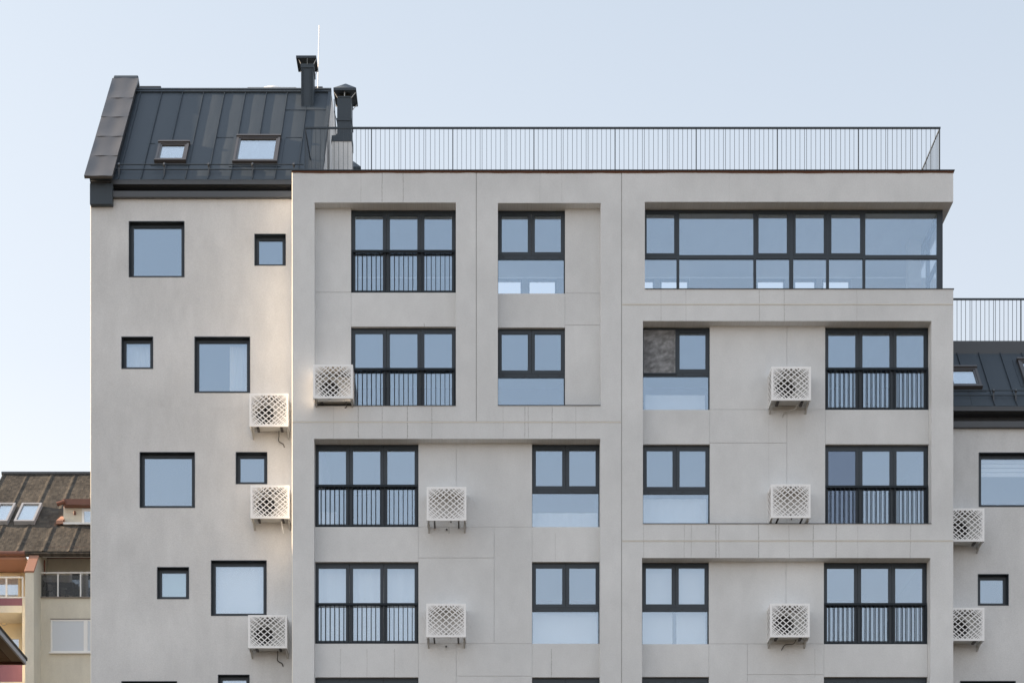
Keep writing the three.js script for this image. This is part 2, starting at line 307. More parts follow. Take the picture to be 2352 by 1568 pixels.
// A: two french windows, panels left of them
{
  const f = field('a', [[806, 1047, 465, 672], [806, 1047, 750, 932]], [[722, 806, 465, 671], [722, 806, 671, 932], [806, 1047, 672, 750]]);
  for (const [v0, v1, o] of [[465, 672, {}], [750, 932, {}]]) { const [, , y0, y1] = f.R([806, 1047, v0, v1]); frenchWindow(806, 1047, y1, y0, o); }
}
// B: two casement windows, panels right of them
{
  const f = field('b', [[1143.5, 1298, 466, 674], [1143.5, 1298, 752, 931.5]], [[1298, 1380, 466, 673.5], [1298, 1380, 673.5, 746.5], [1298, 1380, 746.5, 931.5], [1143.5, 1298, 674, 752]]);
  for (const [v0, v1, o] of [[466, 674, {}], [752, 931.5, {}]]) { const [, , y0, y1] = f.R([1144, 1298, v0, v1]); casementWindow(1143.5, 1298, y1, y0, o); }
}
// C: three storeys
{
  const rows = [[1007.5, 1210], [1290, 1478], [1555, 1744]], opens = [];
  for (const [v0, v1] of rows) opens.push([721, 961, v0, v1], [1222, 1379, v0, v1]);
  const f = field('c', opens, [
    [961, 1048, 1007.5, 1210], [1048, 1222, 1007.5, 1210], [721, 961, 1210, 1290], [1222, 1379, 1210, 1290], [961, 1135, 1210, 1281], [1135, 1222, 1210, 1478],
    [961, 1135, 1281, 1478], [721, 961, 1478, 1555], [1222, 1379, 1478, 1555], [961, 1048, 1478, 1744], [1048, 1222, 1478, 1552.5], [1048, 1222, 1552.5, 1744]]);
  const oa = [{ cloth: [[0.02, 0.2, 0, 0.24, , 3]] }, { cloth: [[0.03, 0.98, 0.02, 0.99, , 9]] }, { cloth: [[0.03, 0.98, 0.02, 0.99, , 9]] }], ob = [{ cloth: [[0.0, 0.98, 0.0, 0.22, , 3]] }, { cloth: [[0.02, 0.97, 0.02, 0.42]] }, { cloth: [[0.02, 0.97, 0.02, 0.97]] }];
  rows.forEach(([v0, v1], i) => { let r = f.R([721, 961, v0, v1]); frenchWindow(721.5, 961, r[3], r[2], oa[i]); r = f.R([1222, 1379, v0, v1]); casementWindow(1222, 1378, r[3], r[2], ob[i]); });
}
// E and F, right-hand fields
{
  const rows = [[737, 941], [1020, 1203]];
  const f = field('e', rows.flatMap(([a, b]) => [[1477, 1631, a, b], [1896, 2134.5, a, b]]), [
    [1631, 1808, 737, 940.5], [1808, 1896, 737, 940.5], [1477, 1631, 941, 1020], [1631, 1808, 940.5, 1017], [1808, 1896, 940.5, 1203], [1631, 1808, 1017, 1203], [1896, 2134.5, 941, 1020], [2134.5, 2140.5, 737, 1203]]);
  rows.forEach(([a, b], i) => { let r = f.R([1477, 1631, a, b]); casementWindow(1477.5, 1631, r[3], r[2], i ? { cloth: [[0.02, 0.97, 0, 0.4, , 2]] } : { screen: true, cloth: [[0.05, 0.95, 0.02, 0.24]], label: 'casement window with a grey insect screen over its left leaf' }); r = f.R([1896, 2134.5, a, b]); frenchWindow(1896, 2134, r[3], r[2], i ? { tinted: 0 } : {}); });
}
{
  const rows = [[1281, 1479], [1554, 1744]];
  const f = field('f', rows.flatMap(([a, b]) => [[1475, 1629, a, b], [1893, 2131.5, a, b]]), [
    [1629, 1806, 1281, 1478.5], [1806, 1893, 1281, 1478.5], [1475, 1629, 1479, 1554], [1629, 1717, 1478.5, 1744], [1717, 1893, 1478.5, 1549], [1717, 1893, 1549, 1744], [1893, 2131.5, 1479, 1554], [2131.5, 2138, 1281, 1744]]);
  rows.forEach(([a, b], i) => { let r = f.R([1475, 1629, a, b]); casementWindow(1475.5, 1629, r[3], r[2], { cloth: [[0.02, 0.47, 0.02, 0.96], [0.53, 0.97, 0.02, 0.96]] }); r = f.R([1893, 2131.5, a, b]); frenchWindow(1893, 2131, r[3], r[2], i ? { cloth: [[0.03, 0.97, 0.02, 0.97, , 8]] } : {}); });
}
// glazed corner of the top storey
{
  const z = WIN, x0 = ex(1481.5), y0 = ey(664), y1 = ey(463.5), px = (t) => ex(1411.2 + t * 0.348, z), py = (t) => ey(357.5 + t * 0.348, z), xe = px(2170);
  const win = mesh('corner_window', [
    bx(x0 - 0.02, px(2133), y1 - 0.06, y1 + 0.02, z - HB, z), bx(x0 - 0.02, px(2133), y0 - 0.02, y0 + 0.02, z - HB, z), bx(x0 - 0.02, x0 + 0.018, y0 + 0.02, y1 - 0.06, z - HB, z),
    bx(px(2133), xe, y0 - 0.02, y1 + 0.02, z - 0.12, z), bx(xe - 0.12, xe, y1 - 0.08, y1 + 0.02, DEEP, z - 0.12), bx(xe - 0.12, xe, y0 - 0.02, y0 + 0.03, DEEP, z - 0.12),
    ...[1.55, 2.9].map((d) => bx(xe - 0.1, xe - 0.01, y0 + 0.03, y1 - 0.08, -d - 0.05, -d + 0.05)), bx(xe - 0.1, xe - 0.01, py(680), py(655), -1.5, z - 0.12)], M.frame, building);
  win.userData.label = 'long glazed strip wrapping the corner under the roof terrace';
  const cols = [[205, 421, 1], [421, 929, 0], [929, 1170, 1], [1170, 1410, 1], [1410, 1650, 1], [1650, 2133, 0]], ty = (py(680) + py(655)) / 2, th = (py(655) - py(680)) / 2;
  cols.forEach(([a, b, s], i) => {
    const xa = i ? px(a) : x0 + 0.018, xb = px(b), w = i === 2 || i === 3 ? 0.05 : 0.032;
    if (i < 5) mesh('mullion', bx(xb - (i === 2 ? 0.05 : 0.034), xb + (i === 2 ? 0.05 : 0.034), y0 + 0.02, y1 - 0.06, z - HB, z + 0.002), M.frame, win);
    const xl = xa + (i ? (i === 3 ? 0.05 : 0.034) : 0), xr = xb - (i === 2 ? 0.05 : i < 5 ? 0.034 : 0);
    mesh('transom', bx(xl, xr, ty - th, ty + th, z - HB, z), M.frame, win);
    if (s) sash(win, xl + 0.004, xr - 0.004, ty + th - 0.012, y1 - 0.05, z + 0.005, 0.05);
    else mesh('pane', bx(xl - 0.005, xr + 0.005, ty + th - 0.005, y1 - 0.055, z - 0.036, z - 0.024), M.glass, win);
    mesh('pane', bx(xl - 0.005, xr + 0.005, y0 + 0.01, ty - th + 0.005, z - 0.036, z - 0.024), M.glass, win);
  });
  const sideGlass = [[z - 0.12, -1.5], [-1.6, -2.85], [-2.95, DEEP]];
  for (const [a, b] of sideGlass) mesh('pane', bx(xe - 0.06, xe - 0.048, y0 + 0.03, y1 - 0.08, b, a), M.glass, win);
  mesh('sill', bx(x0, XR + 0.02, y0 + 0.001, y0 + 0.012, z - 0.01, 0.02), M.frame, building);
  mesh('sill', bx(xe - 0.02, XR + 0.02, y0 + 0.0012, y0 + 0.0118, DEEP, z - 0.011), M.frame, building);
  mesh('pillar', bx(ex(2088, -1.6), ex(2117, -1.6), y0, y1, -1.9, -1.6), M.room, building);
}

// --- storeys inside: floors, rear walls and partitions
{
  const zb = DEEP, yTop = ey(464) + 0.02, y0 = ey(672), sills = [672, 941, 1210, 1478, 1744].map((v) => ey(v, REC));
  for (const s of sills) mesh('floor', bx(XL + 0.3, XR - 0.3, s - 0.3, s - 0.05, -5.5, -0.465), M.room, building);
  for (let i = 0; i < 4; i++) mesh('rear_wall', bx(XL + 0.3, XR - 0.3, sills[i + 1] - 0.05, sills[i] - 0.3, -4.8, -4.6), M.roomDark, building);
  for (const u of [1092, 1428, 1760]) for (let i = 0; i < 4; i++) mesh('partition', bx(ex(u) - 0.08, ex(u) + 0.08, sills[i + 1] - 0.05, sills[i] - 0.3, -4.6, -0.47), M.room, building);
  mesh('partition', bx(ex(1094) - 0.08, ex(1094) + 0.08, y0 - 0.05, yTop - 0.03, zb, -0.47), M.room, building);
  mesh('partition', bx(ex(1428) - 0.08, ex(1428) + 0.08, y0 - 0.05, yTop - 0.03, zb, -0.47), M.room, building);
  mesh('partition', bx(ex(1100), ex(1424), y0 - 0.3, y0 - 0.05, zb, -0.47), M.room, building);
  // rear wall of the top storey with its windows to the sky
  const rx = (u) => ex(u, zb), head = yTop - 0.035, cut = [[1128, 1200], [1212.5, 1279], [1444, 1504.5], [1516.5, 1583.5], [1738, 1804.5], [1824, 1876.5], [1889, 1955]];
  let x = ex(745);
  const rear = [];
  for (const [a, b] of cut) { rear.push(bx(x, rx(a), y0, yTop - 0.02, zb - 0.15, zb)); rear.push(bx(rx(a), rx(b), y0, head - 1.7, zb - 0.15, zb), bx(rx(a), rx(b), head, yTop - 0.02, zb - 0.15, zb)); x = rx(b); }
  rear.push(bx(x, ex(2150, zb), y0, yTop - 0.02, zb - 0.15, zb));
  mesh('rear_wall', rear, M.room, building);
  for (const [a, b] of cut) mesh('rear_window', frameRing(rx(a) + 0.002, rx(b) - 0.002, head - 1.698, head - 0.002, 0.045, 0.045, 0.045, 0.045, zb - 0.12, zb - 0.05), M.frame, building);
}

// --- wings left and right: rendered walls with scattered square windows
const wingWindows = [];
function squareWindow(u0, u1, v0, v1, o = {}) {
  const z = WING, x0 = ex(u0, z), x1 = ex(u1, z), y0 = ey(v1, z), y1 = ey(v0, z), d = 0.13, t = 0.014;
  const win = mesh('square_window', [...frameRing(x0 + t, x1 - t, y0 + t, y1 - t, 0.05, 0.05, 0.05, 0.05, z - d - 0.07, z - d)], M.frame, building);
  if (o.label) win.userData.label = o.label;
  mesh('reveal_lining', frameRing(x0, x1, y0, y1, t, t, t, t, z - d - 0.07, z + 0.008), M.frame, win);
  mesh('sash', frameRing(x0 + t + 0.03, x1 - t - 0.03, y0 + t + 0.03, y1 - t - 0.03, 0.055, 0.055, 0.055, 0.055, z - d - 0.05, z - d + 0.012), M.frame, win);
  mesh('pane', bx(x0 + t + 0.08, x1 - t - 0.08, y0 + t + 0.08, y1 - t - 0.08, z - d - 0.03, z - d - 0.016), M.glass, win);
  for (const [a, b, c, e, mat, folds] of o.cloth || []) cloth('curtain', lerp(x0, x1, a), lerp(x0, x1, b), lerp(y0, y1, c), lerp(y0, y1, e), z - d - (folds ? 0.2 : 0.09), mat || M.blind, win, folds ?? 0);
  wingWindows.push(hrect(x0 - 0.001, x1 + 0.001, y0 - 0.001, y1 + 0.001));
}
const WL = ex(207, WING), WALL_TOP = ey(449, WING), RL = ex(2150, WING), RR = 19, RTOP = ey(974, WING);
squareWindow(295, 423, 508, 636.5);
squareWindow(584, 656, 537, 610);
squareWindow(278, 351, 773, 847, { cloth: [[0.1, 0.9, 0.1, 0.9, , 3]] });
squareWindow(446, 574, 773, 902, { cloth: [[0.60, 0.93, 0.06, 0.94, , 4]], label: 'square window with a white curtain drawn to its right side' });
squareWindow(320, 447, 1038, 1166);
squareWindow(541, 613.5, 1038, 1111.5);
squareWindow(484, 612, 1286.5, 1414, { cloth: [[0.07, 0.93, 0.07, 0.93]], label: 'square window with a closed white blind' });
squareWindow(360, 433.5, 1302, 1375.5, { cloth: [[0.07, 0.93, 0.07, 0.93, M.blindGreen]], label: 'small square window with a pale green blind' });
squareWindow(278, 406, 1564, 1692);
squareWindow(500, 572.5, 1549, 1622, { cloth: [[0.07, 0.93, 0.07, 0.93]] });
const leftOpen = wingWindows.splice(0);
mesh('wing_wall', poly(rect(WL, ex(740, WING), 0, WALL_TOP), leftOpen, WING - 0.34, WING), M.wing, building);
squareWindow(2249, 2378, 1039, 1164, { cloth: [[0.07, 0.93, 0.87, 0.93], [0.07, 0.93, 0.79, 0.855], [0.07, 0.93, 0.71, 0.775], [0.07, 0.93, 0.62, 0.695]], label: 'square window with a striped blind pulled part way down' });
squareWindow(2247, 2318, 1318, 1390.5);
squareWindow(2206, 2334, 1563.5, 1690);
const rightOpen = wingWindows.splice(0);
mesh('wing_wall', poly(rect(RL, RR, 0, RTOP), rightOpen, WING - 0.34, WING), M.wing, building);
// wing bodies
const GX = -4.14;
mesh('wing_body', [bx(WL, WL + 0.3, 0, WALL_TOP - 0.3, -9, WING - 0.341), bx(WL + 0.3, GX - 0.25, 0, WALL_TOP - 0.3, -9, -8.8)], M.wing, building);
mesh('wing_body', [bx(RR - 0.3, RR, 0, RTOP, -9, WING - 0.341), bx(RL, RR - 0.3, 0, RTOP, -9, -8.8)], M.wing, building);
for (const v of [1210, 1478, 1744, 941, 672]) mesh('floor', bx(WL + 0.31, GX - 0.26, ey(v) - 0.3, ey(v) - 0.05, -5.5, WING - 0.345), M.room, building);
for (const v of [1210, 1478, 1744]) mesh('floor', bx(RL + 0.05, RR - 0.31, ey(v) - 0.3, ey(v) - 0.05, -5.5, WING - 0.345), M.room, building);
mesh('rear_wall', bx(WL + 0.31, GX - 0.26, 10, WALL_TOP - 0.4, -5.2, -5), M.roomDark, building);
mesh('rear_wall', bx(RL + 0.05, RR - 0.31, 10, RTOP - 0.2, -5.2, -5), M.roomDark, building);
mesh('attic_floor', bx(WL + 0.31, GX - 0.26, WALL_TOP - 0.36, WALL_TOP - 0.12, -8.79, WING - 0.345), M.room, building);
mesh('attic_floor', bx(RL + 0.05, RR - 0.31, RTOP - 0.36, RTOP - 0.12, -8.79, WING - 0.345), M.room, building);
mesh('gable_wall', poly([[1.05, 20], [9, 20], [9, 31.9], [4.1, 31.7], [1.1, 27.4]], [], 0, 0.22).rotateY(Math.PI / 2).translate(WL + 0.02, 0, 0), M.wing, building);
mesh('gable_wall', poly([[1.0, 20], [9, 20], [9, 32.0], [3.95, 31.80], [1.05, 27.62]], [], 0, 0.22).rotateY(Math.PI / 2).translate(GX - 0.22, 0, 0), M.wing, building);

// --- mansard roofs. Local axes of a roof: x right, y up the slope, z out of the slope
const ALPHA = 55.2 * Math.PI / 180;
function onRoof(o, ye) { o.position.set(0, ye, -0.95); o.rotation.x = -(Math.PI / 2 - ALPHA); return o; }
function roofPanel(roof, x0, x1, s0, s1) { // a slightly dished tray of sheet metal
  const g = new THREE.PlaneGeometry(x1 - x0, s1 - s0, 10, Math.max(2, Math.round((s1 - s0) * 5))), p = g.attributes.position, k = rnd() * 50;
  for (let i = 0; i < p.count; i++) { const u = p.getX(i) / (x1 - x0), v = (p.getY(i) + (s0 + s1) / 2); p.setZ(i, 0.006 * Math.cos(u * Math.PI) + 0.007 * (fbm(u * 2 + k, v * 0.9 + k, 999, 2) - 0.5)); }
  g.computeVertexNormals();
  const m = new THREE.Mesh(g, M.roof); m.position.set((x0 + x1) / 2, (s0 + s1) / 2, 0.004); m.name = 'roof_panel'; m.castShadow = m.receiveShadow = true; roof.add(m);
}
const seam = (roof, x, s0, s1, name = 'seam') => mesh(name, bx(x - 0.007, x + 0.007, s0, s1, -0.01, 0.037), M.roof, roof);
function skylight(ye, x0, x1, s0, s1) {
  const g = onRoof(part('skylight', building), ye);
  mesh('flashing', frameRing(x0 - 0.1, x1 + 0.1, s0 - 0.12, s1 + 0.12, 0.1, 0.1, 0.12, 0.12, 0.0, 0.02), M.roof, g);
  mesh('frame', [...frameRing(x0, x1, s0, s1, 0.06, 0.06, 0.07, 0.08, 0, 0.10).map((b) => b), bx(x0 - 0.015, x1 + 0.015, s1 - 0.015, s1 + 0.055, 0.021, 0.125), bx(x0 - 0.01, x1 + 0.01, s0 - 0.03, s0 + 0.02, 0.021, 0.12)], M.skyFrame, g);
  mesh('sash', frameRing(x0 + 0.06, x1 - 0.06, s0 + 0.08, s1 - 0.07, 0.045, 0.045, 0.05, 0.05, 0.01, 0.088), M.skyFrame, g);
  mesh('pane', bx(x0 + 0.1, x1 - 0.1, s0 + 0.125, s1 - 0.115, 0.05, 0.062), M.skylightGlass, g);
  mesh('blind', bx(x0 + 0.1, x1 - 0.1, s0 + 0.125, s1 - 0.115, -0.03, -0.02), M.blind, g);
}
M.skyFrame = P([0.075, 0.068, 0.066], { roughness: 0.35 });
function snowGuard(ye, x0, x1, brackets) {
  const g = onRoof(part('snow_guard', building), ye);
  for (const [s, z] of [[0.33, 0.09], [0.42, 0.17]]) mesh('pipe', rod([x0, s, z], [x1, s, z], 0.0145, 10), M.roof, g);
  for (const x of brackets) mesh('bracket', [bar([x, 0.16, 0.01], [x, 0.46, 0.2], 0.03, 0.008), bar([x, 0.2, 0.03], [x + 0.0, 0.48, 0.03], 0.03, 0.008), rbx(x - 0.022, x + 0.022, 0.36, 0.46, 0.12, 0.2, 0.006)], M.gutter, g);
}
function eaves(x0, x1, ye, gap) { // lip, box gutter in shadow, fascia
  mesh('eaves_lip', [bx(x0, x1, ye - 0.125, ye - 0.02, -1.02, -0.93), bx(x0, x1, ye - 0.135, ye - 0.125, -1.279, -0.93)], M.gutter, building);
  mesh('gutter_recess', bx(x0, x1, ye - 0.5, ye - 0.02, -1.5, -1.28), M.bitumen, building);
  mesh('fascia', bx(x0, x1, ye - 0.145 - gap - 0.15, ye - 0.145 - gap, -1.3, -0.90), M.gutter, building);
}
{ // left wing
  const ye = 27.69, roof = onRoof(part('roof', building), ye), S = 4.98, seams = [-9.316, -8.747, -8.178, -7.608, -7.039, -6.47, -5.9, -5.33, -4.76], xr = -4.19;
  roof.userData.label = 'steep dark standing-seam metal roof with two skylights';
  mesh('roof_deck', bx(-10.02, xr, -0.06, S, -0.16, -0.012), M.bitumen, roof);
  const edges = [-9.44, ...seams, xr];
  for (let i = 0; i < edges.length - 1; i++) {
    const a = edges[i] + 0.006, b = edges[i + 1] - 0.006;
    const cuts = i >= 8 ? [-0.02, 3.9, S - 0.05] : [-0.02, S - 0.05];
    for (let k = 0; k < cuts.length - 1; k++) roofPanel(roof, a, b, cuts[k], cuts[k + 1]);
  }
  for (const x of seams) x > -5 ? seam(roof, x, 0, 3.9) : seam(roof, x, 0, S - 0.04);
  mesh('cross_seam', bx(-5.33, xr, 3.885, 3.905, -0.01, 0.02), M.roof, roof);
  mesh('cross_seam', bx(-7.039, -6.58, 2.29, 2.305, -0.01, 0.018), M.roof, roof);
  mesh('cross_seam', bx(-5.2, -4.76, 2.29, 2.305, -0.01, 0.018), M.roof, roof);
  mesh('cross_seam', bx(-8.747, -8.6, 1.95, 1.965, -0.01, 0.018), M.roof, roof);
  mesh('verge_trim', [bx(xr - 0.03, xr + 0.05, -0.05, S + 0.05, -0.16, 0.045)], M.roof, roof);
  mesh('ridge_cap', [bx(-9.46, xr + 0.05, S - 0.06, S + 0.09, -0.02, 0.05), bx(-9.46, xr + 0.05, S + 0.03, S + 0.10, -0.02, 0.07)], M.roof, roof);
  // gable parapet clad in five folded sheets
  const par = onRoof(part('gable_parapet', building), ye);
  mesh('core', bx(-10.06, -9.47, 0.0, 5.3, -0.5, 0.125), M.roof, par);
  const js = [-0.28, 0.82, 1.91, 3.03, 4.16, 5.36];
  for (let i = 0; i < 5; i++) { // each sheet: a sagging top and a folded lower lip
    const g = new THREE.BoxGeometry(0.71, js[i + 1] - js[i] + 0.03, 0.06, 8, 10, 1), p = g.attributes.position, L = js[i + 1] - js[i];
    for (let k = 0; k < p.count; k++) { const u = p.getX(k) / 0.71 * 2, v = p.getY(k) / L * 2; if (p.getZ(k) > 0.02) p.setZ(k, 0.03 - 0.018 * (1 - u * u) * (1 - v * v) + 0.010 * (0.5 - v / 2) + 0.004 * Math.sin(u * 5 + i * 2)); }
    g.computeVertexNormals();
    const m = mesh('cap_sheet', g.translate(-9.765, (js[i] + js[i + 1]) / 2, 0.16 + 0.004 * (5 - i)), M.capSheet ??= P([0.085, 0.082, 0.082], { roughness: 0.38, bumpMap: waves, bumpScale: 0.004 }), par);
  }
  mesh('ridge_end', rbx(-10.1, -9.43, 5.36, 5.54, -0.1, 0.2, 0.03), M.roof, par);
  mesh('parapet_foot', bx(ex(205.5, -0.86), ex(257, -0.86), ey(468, -0.86), ey(421, -0.86), -1.3, -0.86), M.roof, building);
  eaves(ex(255, -0.95), ex(700, -0.95), ye, 0.18);
  mesh('flat_roof', bx(-10.05, xr + 0.02, ye + 4.0, ye + 4.12, -9, -3.98), M.bitumen, building);
  skylight(ye, -8.48, -7.68, 0.84, 1.83);
  skylight(ye, -6.46, -5.32, 0.78, 2.17);
  snowGuard(ye, -9.4, -4.6, [-9.33, -8.17, -7.03, -5.91, -4.85]);
  // plant on the flat roof behind the ridge
  mesh('roof_box', rbx(ex(318, -4.6), ex(369, -4.6), ye + 4.12, ey(196.5, -4.6), -5.0, -4.6, 0.02), M.gutter, building);
  mesh('roof_box', rbx(ex(719, -4.4), ex(741, -4.4), ye + 4.12, ey(197.5, -4.4), -4.7, -4.4, 0.02), M.gutter, building);
  const dome = part('dome_skylight', building), dy = ey(200, -5);
  mesh('curb', bx(ex(568, -5), ex(680, -5), ye + 4.12, dy, -6.2, -5), M.galv, dome);
  mesh('dome', new THREE.SphereGeometry(0.5, 24, 10, 0, 6.2832, 0, Math.PI / 2).scale((ex(674, -5) - ex(572, -5)), 0.5, 1.1).translate((ex(568, -5) + ex(680, -5)) / 2, dy, -5.6), M.white, dome);
  // downlead on the gable edge
  mesh('cable', [tube([[-4.08, 31.7, -3.95], [-4.06, 30.9, -4.35], [-4.07, 30.1, -4.4], [-4.05, 29.3, -4.45]], 0.012), tube([[-4.08, 31.4, -4.0], [-3.98, 31.0, -4.2], [-4.06, 30.5, -4.35]], 0.008)], M.rail, building);
}
{ // right wing, two storeys lower
  const ye = 21.91, x0 = ex(2160, WING), x1 = RR, S = 2.5, roof = onRoof(part('roof', building), ye);
  mesh('roof_deck', bx(x0, x1, -0.06, S, -0.16, -0.012), M.bitumen, roof);
  const seams = []; for (let x = 11.93; x < x1; x += 0.57) seams.push(x);
  for (let i = 0; i < seams.length - 1; i++) roofPanel(roof, seams[i] + 0.006, seams[i + 1] - 0.006, -0.02, S - 0.03);
  seams.forEach((x) => seam(roof, x, Math.abs(x - 12.5) < 0.1 ? 1.72 : 0, S));
  skylight(ye, 12.05, 12.86, 0.76, 1.66);
  skylight(ye, 14.0, 14.8, 1.0, 2.04);
  snowGuard(ye, x0, x1, [13.07, 13.64, 14.78, 11.93, 15.92]);
  eaves(x0, x1, ye, 0.27);
  mesh('parapet', [bx(x0, x1, ye + 2.02, ye + 2.22, -2.75, -2.36), bx(x0, x1, ye + 2.221, ey(782.5, -2.42), -2.75, -2.42)], M.gutter, building);
  mesh('parapet_body', bx(x0, x1, ye + 1.0, ye + 2.02, -8.8, -2.75), M.wing, building);
}

// --- chimneys and lightning rod
function cowl(name, parent, x0, x1, y, z0, z1, apex, matTop = M.roof) {
  const cx = (x0 + x1) / 2, cz = (z0 + z1) / 2;
  if (apex) mesh(name, new THREE.ConeGeometry(Math.SQRT1_2, apex, 4).rotateY(Math.PI / 4).scale(x1 - x0, 1, z1 - z0).translate(cx, y + apex / 2 + 0.03, cz).toNonIndexed(), matTop, parent);
  mesh(apex ? 'cap_edge' : name, [bx(x0, x1, y, y + 0.028, z0, z1), bx(x0, x1, y - 0.035, y, z1 - 0.012, z1), bx(x0, x0 + 0.012, y - 0.035, y, z0, z1 - 0.012), bx(x1 - 0.012, x1, y - 0.035, y, z0, z1 - 0.012), bx(x0 + 0.012, x1 - 0.012, y - 0.035, y, z0, z0 + 0.012)], matTop, parent);
}
{ // metal flue on the roof slope
  const c = part('chimney', building), z0 = -3.75, z1 = -3.3, xa = ex(692, z1), xb = ex(719, z1), yb = 30.6, yt = ey(156, z1);
  c.userData.label = 'square metal-clad flue with a flat cap on the steep roof';
  mesh('shaft', [bx(xa, xb, yb, yt, z0, z1)], M.roof, c);
  for (const t of [0.0, 0.12, 0.78, 1.0]) mesh('cladding_rib', bx(lerp(xa, xb, t) - 0.008, lerp(xa, xb, t) + 0.008, yb + 0.2, yt - 0.02, z1 + 0.001, z1 + 0.02), M.roof, c);
  mesh('collar', bx(xa - 0.02, xb + 0.02, yt, ey(147, z1), z0 - 0.02, z1 + 0.02), M.roof, c);
  const cy = ey(133, z1), ct = ey(147, z1);
  cowl('cap', c, ex(679.5, z1 + 0.06), ex(726, z1 + 0.06), cy, z0 - 0.06, z1 + 0.06, 0);
  for (const [sx, sz] of [[xa, z1], [xb, z1], [xa, z0], [xb, z0]]) mesh('strut', bar([sx, ct - 0.03, sz], [sx + (sx === xa ? -0.09 : 0.09), cy, sz], 0.03, 0.006), M.galv, c);
  mesh('strut', bar([(xa + xb) / 2, ct - 0.03, z1 + 0.021], [(xa + xb) / 2, cy, z1 + 0.04], 0.03, 0.006), M.galv, c);
}
{ // tall chimney on the terrace, rendered below and metal above
  const c = part('chimney', building), z1 = -2.6, z0 = -3.1, X = (u) => ex(u, z1), Y = (v) => ey(v, z1);
  c.userData.label = 'chimney with a rendered foot, dark metal shaft and pyramid cap';
  mesh('foot', bx(X(762), X(807), TOP - 0.1, Y(324), z0, z1), M.wing, c);
  mesh('shoulder', poly([[X(760.5), Y(324.5)], [X(808), Y(324.5)], [X(808), Y(305)], [X(774), Y(308)], [X(771), Y(311)], [X(762), Y(312)]], [], z0 - 0.02, z1 + 0.02), M.roof, c);
  mesh('shaft', bx(X(774), X(806.5), Y(309), Y(224), z0 + 0.02, z1 - 0.001), M.roof, c);
  mesh('band', [bx(X(772.5), X(808), Y(277), Y(272), z0, z1 + 0.018), bx(X(773.5), X(807.5), Y(224), Y(221), z0, z1 + 0.01)], M.roof, c);
  cowl('cap', c, X(766), X(818), Y(207.5), z0 - 0.11, z1 + 0.07, 0.33);
  mesh('skirt', [bx(X(778), X(803), Y(224), Y(209), z0 + 0.1, z1 - 0.12)], M.dark, c);
  for (const [a, b, z] of [[775, 767.5, z1], [806, 816.5, z1], [775, 767.5, z0], [806, 816.5, z0]]) mesh('strut', bar([X(a), Y(225), z], [X(b), Y(212), z], 0.03, 0.006), M.galv, c);
  mesh('strut', bx(X(790), X(792), Y(222), Y(208.5), z1 - 0.01, z1 + 0.01), M.galv, c);
}
{ // low chimney farther back on the terrace
  const c = part('chimney', building), z1 = -3.9, z0 = -4.4, X = (u) => ex(u, z1);
  mesh('shaft', bx(X(795), X(822), 26.5, ey(393, z1), z0, z1), M.wing, c);
  cowl('cap', c, X(790), X(829), ey(388, z1), z0 - 0.06, z1 + 0.06, 0.34);
}
{
  const r = part('lightning_rod', building);
  mesh('rod', rod([ex(728.5, -4.3), 31.8, -4.3], [ex(732.8, -4.3), ey(58, -4.3), -4.3], 0.011, 8), M.white, r);
  mesh('rod_base', rbx(ex(722, -4.3), ex(735, -4.3), 31.79, 31.87, -4.38, -4.22, 0.02), M.gutter, r);
}

// --- terrace railings
const bay = [42, 86, 130, 173, 217, 262, 281, 325, 369, 413, 456, 501, 520, 564, 607, 650, 694, 736].map((t) => t / 779);
{
  const r = part('terrace_railing', building), z = -0.28, Y0 = TOP - 0.02, Yt = ey(294, z);
  r.userData.label = 'long thin-barred black railing along the roof terrace';
  const X = (u) => ex(u, z), xa = X(700.5), xb = X(2160), zb = -3.4;
  mesh('top_rail', bx(xa - 0.01, xb + 0.012, Yt - 0.022, Yt + 0.022, z - 0.016, z + 0.016), M.rail, r);
  mesh('side_rail', bx(xa - 0.01, xa + 0.014, Yt - 0.018, Yt + 0.018, zb, z - 0.017), M.rail, r);
  mesh('side_rail', bx(xb - 0.014, xb + 0.01, Yt - 0.018, Yt + 0.018, zb, z - 0.017), M.rail, r);
  const balGeo = uvMetres(bx(-0.005, 0.005, 0, Yt - 0.023 - Y0, -0.005, 0.005)), postGeo = uvMetres(bx(-0.012, 0.012, 0, Yt - 0.023 - Y0, -0.016, 0.016));
  const put = (name, g, x, zz) => { const m = new THREE.Mesh(g, M.rail); m.name = name; m.position.set(x, Y0, zz); m.castShadow = m.receiveShadow = true; r.add(m); };
  const posts = [853, 1040, 1226.5, 1413, 1599.5, 1786, 1972.5, 2159].map(X);
  for (const x of posts) put('post', postGeo, x, z);
  put('post', postGeo, xa, z);
  for (let i = 0; i < posts.length - 1; i++) for (const t of bay) put('baluster', balGeo, lerp(posts[i], posts[i + 1], t) + (rnd() - 0.5) * 0.004, z);
  for (const u of [714.5, 725, 735.6, 746, 756.6, 767.2, 777.7, 788.2, 798.7, 809.2, 818, 828.5, 839, 845.5]) put('baluster', balGeo, X(u), z);
  for (let k = 1; k < 18; k++) { put('baluster', balGeo, xb, z - k * 0.114); if (k < 8) put('baluster', balGeo, xa, z - k * 0.25); }
}
